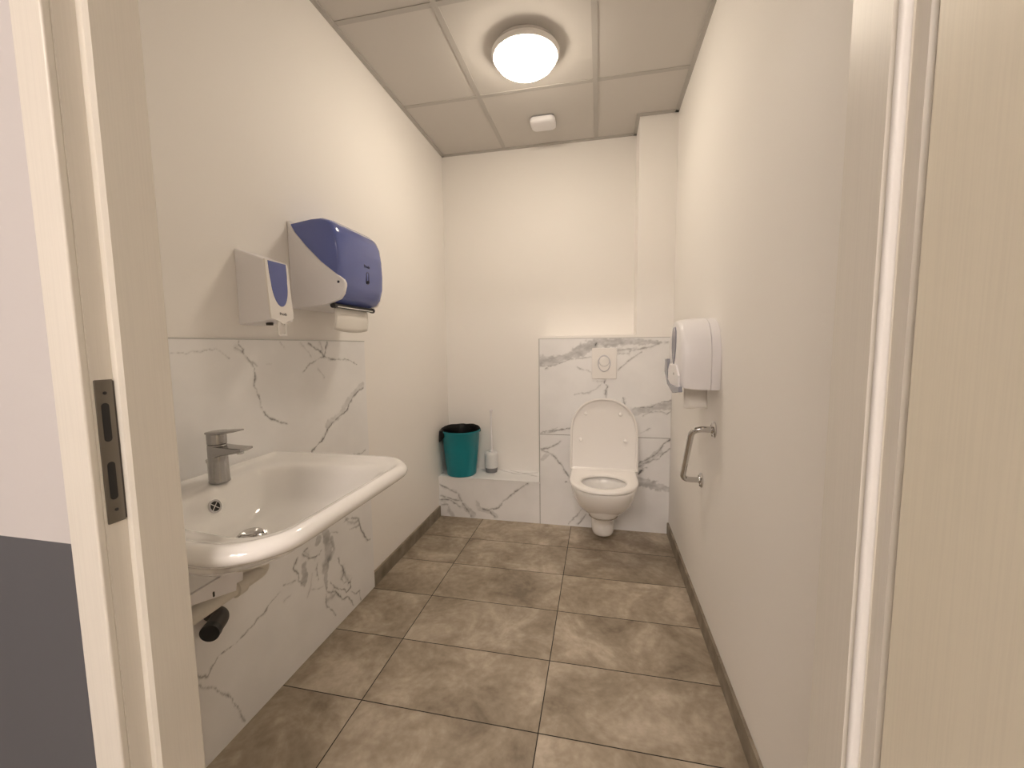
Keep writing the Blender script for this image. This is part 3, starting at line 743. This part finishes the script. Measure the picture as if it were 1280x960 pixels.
build('push_lever', bm, M['seat'], sd, bevel=.001, label='white push loop')
bm = bmesh.new(); lathe(bm, [(.010, -.006), (.011, .006)], (-1.01, 1.105, 1.243), 'z', 20); build('nozzle', bm, M['rubber'], sd, smooth=True)

# ------------------------------------------------------------------ toilet paper dispenser on the right wall
TPX = .290
pd = thing('toilet_paper_dispenser', 'white round-shouldered toilet roll dispenser on the right wall', 'toilet paper dispenser', (XR, 1.72, .99))
def tp_outline(f, dy=0):
    o = []
    cy, cz = 1.722, 1.128
    pts = [(1.585, .997), (1.578, 1.03), (1.578, 1.09), (1.582, 1.14), (1.592, 1.18), (1.612, 1.218), (1.640, 1.243), (1.675, 1.258), (1.722, 1.264), (1.772, 1.258), (1.808, 1.243), (1.838, 1.216), (1.857, 1.18), (1.866, 1.14), (1.868, 1.09), (1.868, 1.03), (1.860, .997)]
    return [(cy+(y-cy)*f, cz+(z-cz)*f) for y, z in pts]
bm = bmesh.new()
loft(bm, [[(x, y, z) for y, z in tp_outline(f)] for x, f in ((XR-.0005, 1.0), (XR-.030, 1.0), (XR-.0305, .99))])
build('base', bm, M['plastic'], pd, smooth=True)
bm = bmesh.new()
loft(bm, [[(x, y, z) for y, z in tp_outline(f)] for x, f in ((XR-.0318, .985), (XR-.0325, .998), (XR-.06, .995), (.325, .975), (.305, .955), (.294, .925), (.290, .88))])
build('cover', bm, M['plastic'], pd, smooth=True, angle=60)
# blue sight window on the round front
bm = bmesh.new()
wz = [(1.085, .002), (1.11, .022), (1.15, .034), (1.19, .037), (1.215, .032), (1.232, .018)]
o = [(1.735-w*1.25, z) for z, w in wz] + [(1.735+w*1.25, z) for z, w in wz[::-1]]
loft(bm, [[(.296, y, z) for y, z in o], [(.2872, y, z) for y, z in o]])
build('sight_window', bm, M['smoke'], pd, bevel=.002, label='grey-blue sight window')
bm = bmesh.new()
prism(bm, [(1.605, 1.004), (1.605, 1.050), (1.66, 1.085), (1.80, 1.085), (1.83, 1.060), (1.83, 1.000)], 'x', .2830, .300)
lk = build('lock_plate', bm, M['plastic'], pd, bevel=.005, seg=3)
bm = bmesh.new(); lathe(bm, [(.005, 0), (.005, -.001)], (.2830, 1.69, 1.050), 'x', 14); build('lock', bm, M['grey'], lk)
bm = bmesh.new(); prism(bm, [(1.832, 1.062), (1.832, 1.104), (1.900, 1.100), (1.905, 1.045), (1.83, .996), (1.70, .974), (1.575, .990), (1.585, 1.010), (1.66, 1.003), (1.76, 1.003), (1.832, 1.022)], 'x', .2805, .296)
build('tear_edge', bm, M['tear'], pd, bevel=.002, label='grey translucent tear edge')
tpb = bmesh.new(); loops = []
for k in range(8):
    z = 1.004-k*.0128
    loops.append([(.324+.086*j/8, 1.700+.004*math.sin(k*.7)+.003*math.sin(j*.9), z - (.003*math.sin(j*.8) if k == 7 else 0)) for j in range(9)])
loft(tpb, loops, False, False, closed=False)
to = build('toilet_paper', tpb, M['paper'], None, org=(.367, 1.70, .915), smooth=True)
sm = to.modifiers.new('Solidify', 'SOLIDIFY'); sm.thickness = .0012
tag(to, 'white toilet paper end hanging below the roll dispenser', 'toilet paper')

# ------------------------------------------------------------------ grab bar
F1, F2 = Vector((XR, 1.638, .843)), Vector((XR, 1.804, .594))
gb = thing('grab_bar', 'bent chrome grab bar screwed to the right wall', 'grab bar', (XR, 1.72, .594))
bm = bmesh.new(); off = Vector((-.078, 0, 0))
tube(bm, bend([F1, F1+off, F2+off, F2], .042, 10), .0115, 20); build('bar', bm, M['chrome'], gb, smooth=True)
for F, lab in ((F1, 'upper flange'), (F2, 'lower flange')):
    bm = bmesh.new(); lathe(bm, [(.031, .0), (.031, -.004), (.028, -.007), (.016, -.0085), (.0145, -.012), (.0117, -.012)], F, 'x', 32)
    fl = build('flange', bm, M['chrome'], gb, smooth=True, label=lab)
    for a in (.5, 2.6, 4.7):
        bm = bmesh.new(); lathe(bm, [(.0038, -.006), (.0038, -.0088), (.002, -.0095)], F+Vector((0, .0225*math.cos(a), .0225*math.sin(a))), 'x', 12); build('screw', bm, M['steel'], fl)

# ------------------------------------------------------------------ toilet
TCX = .0265
wc = thing('toilet', 'white wall-hung toilet with raised lid on the marble panel', 'toilet', (TCX, YF, .05))
def dshape(front, hw, back=YF, n=40, p=2.25, mid=None):
    """plan outline of a toilet: straight sides from the wall, rounded nose. counter-clockwise from the back right corner"""
    mid = front + hw*1.18 if mid is None else mid
    mid = min(mid, back-.01)
    pts = []
    for i in range(n+1):
        t = -PI*i/n                # +x side round the nose to -x side
        c, s = math.cos(t), math.sin(t)
        pts.append((hw*math.copysign(abs(c)**(2/p), c), mid + (mid-front)*math.copysign(abs(s)**(2/p), s)))
    m = 8
    sideR = [(hw, back + (mid-back)*k/m) for k in range(m)]
    sideL = [(-hw, mid + (back-mid)*(k+1)/m) for k in range(m)]
    return [(TCX+x, y) for x, y in sideR + pts + sideL]
BK = YF-.0005
sec = [(.045, 2.375, .050, .09), (.049, 2.350, .060, .09), (.068, 2.332, .066, .09), (.12, 2.322, .0695, .10), (.165, 2.315, .0705, .105), (.186, 2.308, .0725, .11), (.204, 2.262, .103, .15), (.235, 2.203, .134, .19), (.275, 2.150, .156, .21), (.318, 2.108, .170, .22), (.360, 2.082, .1775, .22), (.392, 2.070, .180, .22), (.399, 2.073, .178, .22), (.4015, 2.080, .174, .22)]
loops = [[(x, y, z) for x, y in dshape(f, hw, BK, mid=f+md)] for z, f, hw, md in sec]
def oval(cy, ry, rx, z, n=57):
    return [(TCX+rx*math.cos(t), cy+ry*math.sin(t), z) for t in (PI/2-.055-(2*PI-.11)*i/(n-1) for i in range(n))]
def inner(f, hw, b, z, mid): return [(x, y, z) for x, y in dshape(f, hw, b, mid=mid)]
loops += [oval(2.238, .130, .138, .4015), oval(2.238, .121, .127, .392), oval(2.238, .114, .119, .35), oval(2.25, .098, .104, .28), oval(2.262, .070, .075, .215), oval(2.268, .045, .05, .195)]
bm = bmesh.new(); loft(bm, loops); build('bowl', bm, M['porcelain'], wc, smooth=True, subsurf=1)
# water in the bowl
bm = bmesh.new(); loft(bm, [oval(2.261, .0735, .0785, .2205), oval(2.261, .0745, .0795, .2235)])
build('bowl_water', bm, simple('bowl water', (.30, .27, .21), .03), wc)
# seat ring
so = lambda f, hw, b, mid, z: [(x, y, z) for x, y in dshape(f, hw, b, mid=mid, p=2.2)]
SB = 2.468
seat_l = [so(2.066, .1825, SB, 2.285, .405), so(2.060, .187, SB+.002, 2.285, .409), so(2.060, .187, SB+.002, 2.285, .417), so(2.066, .183, SB, 2.285, .4225), so(2.078, .174, SB-.006, 2.285, .424),
          oval(2.237, .127, .130, .4235), oval(2.237, .119, .122, .419), oval(2.237, .117, .120, .410), oval(2.237, .121, .124, .405)]
bm = bmesh.new(); loft(bm, seat_l + [seat_l[0]], False, False); bmesh.ops.remove_doubles(bm, verts=bm.verts[:], dist=1e-6)
st = build('seat', bm, M['seat'], wc, smooth=True, angle=50)
for s, lab in ((-1, 'left hinge'), (1, 'right hinge')):
    bm = bmesh.new(); tube(bm, [(TCX+s*.105, 2.482, .428), (TCX+s*.165, 2.482, .428)], .0105, 18); lathe(bm, [(.014, .4012), (.014, .42)], (TCX+s*.135, 2.482, 0), 'z', 18)
    build('hinge', bm, M['seat'], st, smooth=True, label=lab)
# raised lid: local frame, v up along the lid, w towards the viewer
LB, LT = Vector((TCX, 2.452, .418)), Vector((TCX, 2.510, .845))
vdir = (LT-LB).normalized(); wdir = Vector((1, 0, 0)).cross(vdir)*1.0
if wdir.y > 0: wdir = -wdir
LH = (LT-LB).length
def lid_outline(hw, top, bot, rb=.012, n=28):
    pts = [(hw, bot+rb*0)]
    mid = LH-.215
    for i in range(n+1):
        t = PI*i/n; c, s_ = math.cos(t), math.sin(t)
        pts.append((hw*math.copysign(abs(c)**.90, c), mid+(top-mid)*abs(s_)**.90))
    pts.append((-hw, bot))
    # evenly add points on the sides and bottom
    out = []
    for a, b in zip(pts, pts[1:]+pts[:1]):
        out.append(a)
        if math.dist(a, b) > .08:
            for k in range(1, 4): out.append((a[0]+(b[0]-a[0])*k/4, a[1]+(b[1]-a[1])*k/4))
    return out
def lid_loop(hw, top, bot, w): return [LB + Vector((1, 0, 0))*u_ + vdir*v_ + wdir*w for u_, v_ in lid_outline(hw, top, bot)]
lid_l = [lid_loop(.180, LH-.012, .012, -.020), lid_loop(.193, LH-.003, .003, -.016), lid_loop(.1985, LH, 0, -.006), lid_loop(.1985, LH, 0, .014), lid_loop(.1965, LH-.002, .002, .018), lid_loop(.1905, LH-.008, .004, .018), lid_loop(.1875, LH-.012, .006, .014), lid_loop(.184, LH-.017, .008, -.001), lid_loop(.176, LH-.026, .012, -.004)]
bm = bmesh.new(); loft(bm, lid_l); ld = build('lid', bm, M['seat'], wc, smooth=True, angle=35)
for u_, v_, lab in ((-.107, .335, 'upper left bumper'), (.098, .335, 'upper right bumper'), (-.134, .178, 'lower left bumper'), (.127, .178, 'lower right bumper')):
    bm = bmesh.new(); lp = []
    c = LB + Vector((1, 0, 0))*u_ + vdir*v_
    for r, h in ((.011, -.006), (.011, .004), (.0085, .009), (.003, .0105)):
        lp.append([c + wdir*h + (Vector((1, 0, 0))*math.cos(2*PI*i/18) + vdir*math.sin(2*PI*i/18))*r for i in range(18)])
    loft(bm, lp); build('bumper', bm, M['seat'], ld, smooth=True, label=lab)

# ------------------------------------------------------------------ flush plate
fp = thing('flush_plate', 'square white flush plate with an oval button above the toilet', 'flush plate', (.0275, YF, .957))
bm = bmesh.new(); prism(bm, rrect(-.047, .102, .957, 1.147, .006, 4), 'y', YF-.0005, YF-.010); build('plate', bm, M['seat'], fp, bevel=.003, seg=3)
ell = lambda rx, rz, cz, n=36: [(.0275+rx*math.cos(2*PI*i/n), cz+rz*math.sin(2*PI*i/n)) for i in range(n)]
def dish(lp_list): return lp_list
bm = bmesh.new()
loft(bm, [[(x, y, z) for x, z in ell(rx, rz, 1.0525)] for rx, rz, y in ((.0385, .0520, YF-.009), (.0380, .0515, YF-.0125), (.0360, .0495, YF-.0130), (.0350, .0485, YF-.0102), (.030, .043, YF-.0101))])
bs = build('button_surround', bm, M['plastic_grey'], fp, smooth=True)
bm = bmesh.new()
loft(bm, [[(x, y, z) for x, z in ell(rx, rz, 1.066)] for rx, rz, y in ((.0295, .0305, YF-.010), (.029, .030, YF-.0150), (.024, .025, YF-.0165), (.008, .009, YF-.0172))])
build('large_button', bm, M['seat'], fp, smooth=True)
bm = bmesh.new(); o = []
for i in range(17):
    t = PI*1.06 + PI*.88*i/16; o.append((.0275+.0335*math.cos(t), 1.0525+.0465*math.sin(t)))
for i in range(17):
    t = PI*1.90 - PI*.80*i/16; o.append((.0275+.0312*math.cos(t), 1.066+.0322*math.sin(t)))
prism(bm, o, 'y', YF-.0105, YF-.016); build('small_button', bm, M['seat'], fp, bevel=.001)

# ------------------------------------------------------------------ bin with bag
BNX, BNY, BNZ = -.938, 2.662, .2802
wbn = thing('waste_bin', 'teal plastic bin on the ledge in the corner', 'waste bin', (BNX, BNY, BNZ))
bm = bmesh.new()
lathe(bm, [(.088, .012), (.096, 0), (.100, .003), (.1015, .012), (.1035, .030), (.1165, .155), (.1172, .158), (.1178, .164), (.1295, .300), (.133, .303), (.134, .309), (.132, .313), (.1285, .311), (.1265, .300), (.098, .012)], (BNX, BNY, BNZ), 'z', 56)
build('bin_body', bm, M['teal'], wbn, smooth=True, angle=50)
bl = bmesh.new(); loops = []
rs = random.Random(8)
nb = 72
ph = [rs.uniform(0, 6.28) for _ in range(6)]
def crinkle(t, s): return sum(math.sin(t*(5+3*k)*s+ph[k])/(k+1.5) for k in range(5))*.5
toward = math.atan2(-.5, -.87)        # the overhang hangs lowest on the side towards the left wall
for k_, (r, z, amp) in enumerate(((.090, .05, .002), (.110, .24, .002), (.1215, .296, .002), (.1245, .318, .003), (.1300, .326, .003), (.1375, .318, .003), (.1385, .300, .002))):
    lp = []
    for i in range(nb):
        t = 2*PI*i/nb
        df = abs((t+math.radians(62)+PI) % (2*PI) - PI); hang = max(0, min(1, (df-math.radians(62))/math.radians(22))); hang = hang*hang*(3-2*hang)
        low = max(0, math.cos(t-math.radians(216)))**2
        back = max(0, math.sin(t))
        c = crinkle(t, 1)
        rr, zz = r, z
        if k_ >= 4:                 # away from the folded-over side the edge only curls back inside the rim
            rr = (r + (0, .010, .014)[k_-4]*low)*hang + (.1225, .1200, .1180)[k_-4]*(1-hang)
            zz = (z - (0, .006+.006*low, .004+.060*low)[k_-4])*hang + (.3155, .308, .290)[k_-4]*(1-hang)
        if k_ >= 3: zz += .003*c + .004*back*(k_ < 6)
        lp.append((BNX+(rr+amp*c*.6)*math.cos(t), BNY+(rr+amp*c*.6)*math.sin(t), BNZ+zz))
    loops.append(lp)
loft(bl, loops, True, False)
bo = build('bin_liner', bl, M['bag'], None, org=(BNX, BNY, BNZ+.3), smooth=True)
tag(bo, 'black crumpled bin bag folded over the rim of the teal bin', 'bin bag')

# ------------------------------------------------------------------ toilet brush
BRX, BRY = -.742, 2.735
bh = thing('brush_holder', 'pale plastic toilet brush holder with grey foot on the ledge', 'brush holder', (BRX, BRY, .2802))
bm = bmesh.new(); lathe(bm, [(.036, 0), (.040, .002), (.0435, .030), (.0435, .033), (.030, .0335)], (BRX, BRY, .2802), 'z', 36); build('foot', bm, M['grey'], bh, smooth=True, label='grey foot')
bm = bmesh.new(); lathe(bm, [(.034, .0345), (.0438, .034), (.0475, .06), (.0482, .11), (.0465, .135), (.040, .1435), (.019, .146), (.0185, .14), (.030, .05)], (BRX, BRY, .2802), 'z', 40); build('cup', bm, M['brush_body'], bh, smooth=True, label='white cup', angle=55)
for s in (-1, 1):
    bm = bmesh.new(); lathe(bm, [(.0045, .139), (.0045, .1432), (.003, .144)], (BRX+s*.026, BRY-.018, .2805), 'z', 12); build('vent_hole', bm, M['grey'], bh)
tb = thing('toilet_brush', 'white slim-handled toilet brush standing in its holder', 'toilet brush', (BRX+.002, BRY, .32))
bm = bmesh.new()
lathe(bm, [(.0125, .140), (.0135, .147), (.0105, .151), (.0090, .16), (.0078, .25), (.0075, .26), (.0062, .262), (.0066, .38), (.0078, .425), (.0115, .432), (.0125, .4385), (.010, .444), (.003, .446)], (BRX+.002, BRY, .2802), 'z', 24)
build('handle', bm, M['plastic'], tb, smooth=True)
bm = bmesh.new(); lathe(bm, [(.006, .145), (.016, .125), (.017, .06), (.010, .045)], (BRX+.002, BRY, .2802), 'z', 20); build('brush_head', bm, M['grey'], tb, smooth=True)

# ------------------------------------------------------------------ ceiling lamp, detector
LX, LY = -.332, 1.905
cl = thing('ceiling_lamp', 'round lit ceiling lamp with opal dome and white rim', 'ceiling lamp', (LX, LY, H))
bm = bmesh.new(); lathe(bm, [(.120, -.0005), (.136, -.001), (.1385, -.010), (.147, -.019), (.1505, -.024), (.1500, -.029), (.1475, -.037), (.143, -.0425), (.138, -.043), (.1362, -.038), (.126, -.03)], (LX, LY, H), 'z', 64)
build('rim', bm, M['seat'], cl, smooth=True)
bm = bmesh.new(); lathe(bm, [(.1365, -.036), (.1365, -.042), (.132, -.055), (.122, -.068), (.104, -.081), (.078, -.091), (.045, -.098), (.015, -.1006), (.001, -.101)], (LX, LY, H), 'z', 64)
build('dome', bm, M['lamp'], cl, smooth=True, angle=80)
sk = thing('smoke_detector', 'small white rounded-square detector on the ceiling panel beyond the lamp', 'detector', (-.333, 2.492, H))
bm = bmesh.new(); prism(bm, rrect(-.399, -.267, 2.44, 2.550, .022, 6), 'z', H-.0003, H-.008); build('base', bm, M['grey'], sk)  # base coloured dark grey to draw the shadow gap above the white cover
bm = bmesh.new()
loft(bm, [[(x, y, z) for x, y in rrect(-.333-a, -.333+a, 2.495-b, 2.495+b, .026, 6)] for a, b, z in ((.070, .058, H-.0075), (.0725, .060, H-.012), (.0715, .059, H-.028), (.066, .053, H-.035), (.056, .043, H-.037))])
build('cover', bm, M['plastic'], sk, smooth=True)

# ------------------------------------------------------------------ hall lamp (the corridor is lit too)
mh, nt, b_ = nodes_of('lit hall panel'); b_.inputs['Emission Color'].default_value = (*HALL_COL, 1); b_.inputs['Emission Strength'].default_value = HALL_W
for hx, hy, lab in ((-.75, -1.65, 'square lit hall ceiling panel left of the doorway, behind the viewer'), (.1, -1.65, 'square lit hall ceiling panel straight behind the viewer')):
    hl = thing('hall_lamp', lab, 'ceiling lamp', (hx, hy, 2.6), 'hall ceiling panels')
    build('frame', boxes((hx-.32, hx+.32, hy-.32, hy+.32, 2.592, 2.5995)), M['plastic'], hl, bevel=.002)
    build('panel', boxes((hx-.3, hx+.3, hy-.3, hy+.3, 2.588, 2.5925)), mh, hl)

w = bpy.data.worlds.new('World'); bpy.context.scene.world = w; w.use_nodes = True
w.node_tree.nodes['Background'].inputs['Color'].default_value = (.5, .45, .4, 1); w.node_tree.nodes['Background'].inputs['Strength'].default_value = .05

# ------------------------------------------------------------------ camera
cam = bpy.data.cameras.new('camera'); co = bpy.data.objects.new('camera', cam); C.objects.link(co)
cam.sensor_width = 36; cam.lens = 36*511.447/1280; cam.clip_start = .01
yaw, pitch, roll = .2114, -.0923, -.0111
f = Vector((-math.sin(yaw)*math.cos(pitch), math.cos(yaw)*math.cos(pitch), math.sin(pitch)))
r = f.cross(Vector((0, 0, 1))).normalized(); u = r.cross(f)
r2 = r*math.cos(roll)+u*math.sin(roll); u2 = -r*math.sin(roll)+u*math.cos(roll)
co.matrix_world = Matrix(((r2.x, u2.x, -f.x, 0), (r2.y, u2.y, -f.y, 0), (r2.z, u2.z, -f.z, 1.1639), (0, 0, 0, 1)))
sc = bpy.context.scene; sc.camera = co
sc.view_settings.view_transform = 'Standard'; sc.view_settings.look = 'None'; sc.view_settings.gamma = 1; sc.view_settings.exposure = 1.54
sc.view_settings.use_curve_mapping = False
sc.cycles.max_bounces = 12; sc.cycles.diffuse_bounces = 8; sc.cycles.sample_clamp_indirect = 6
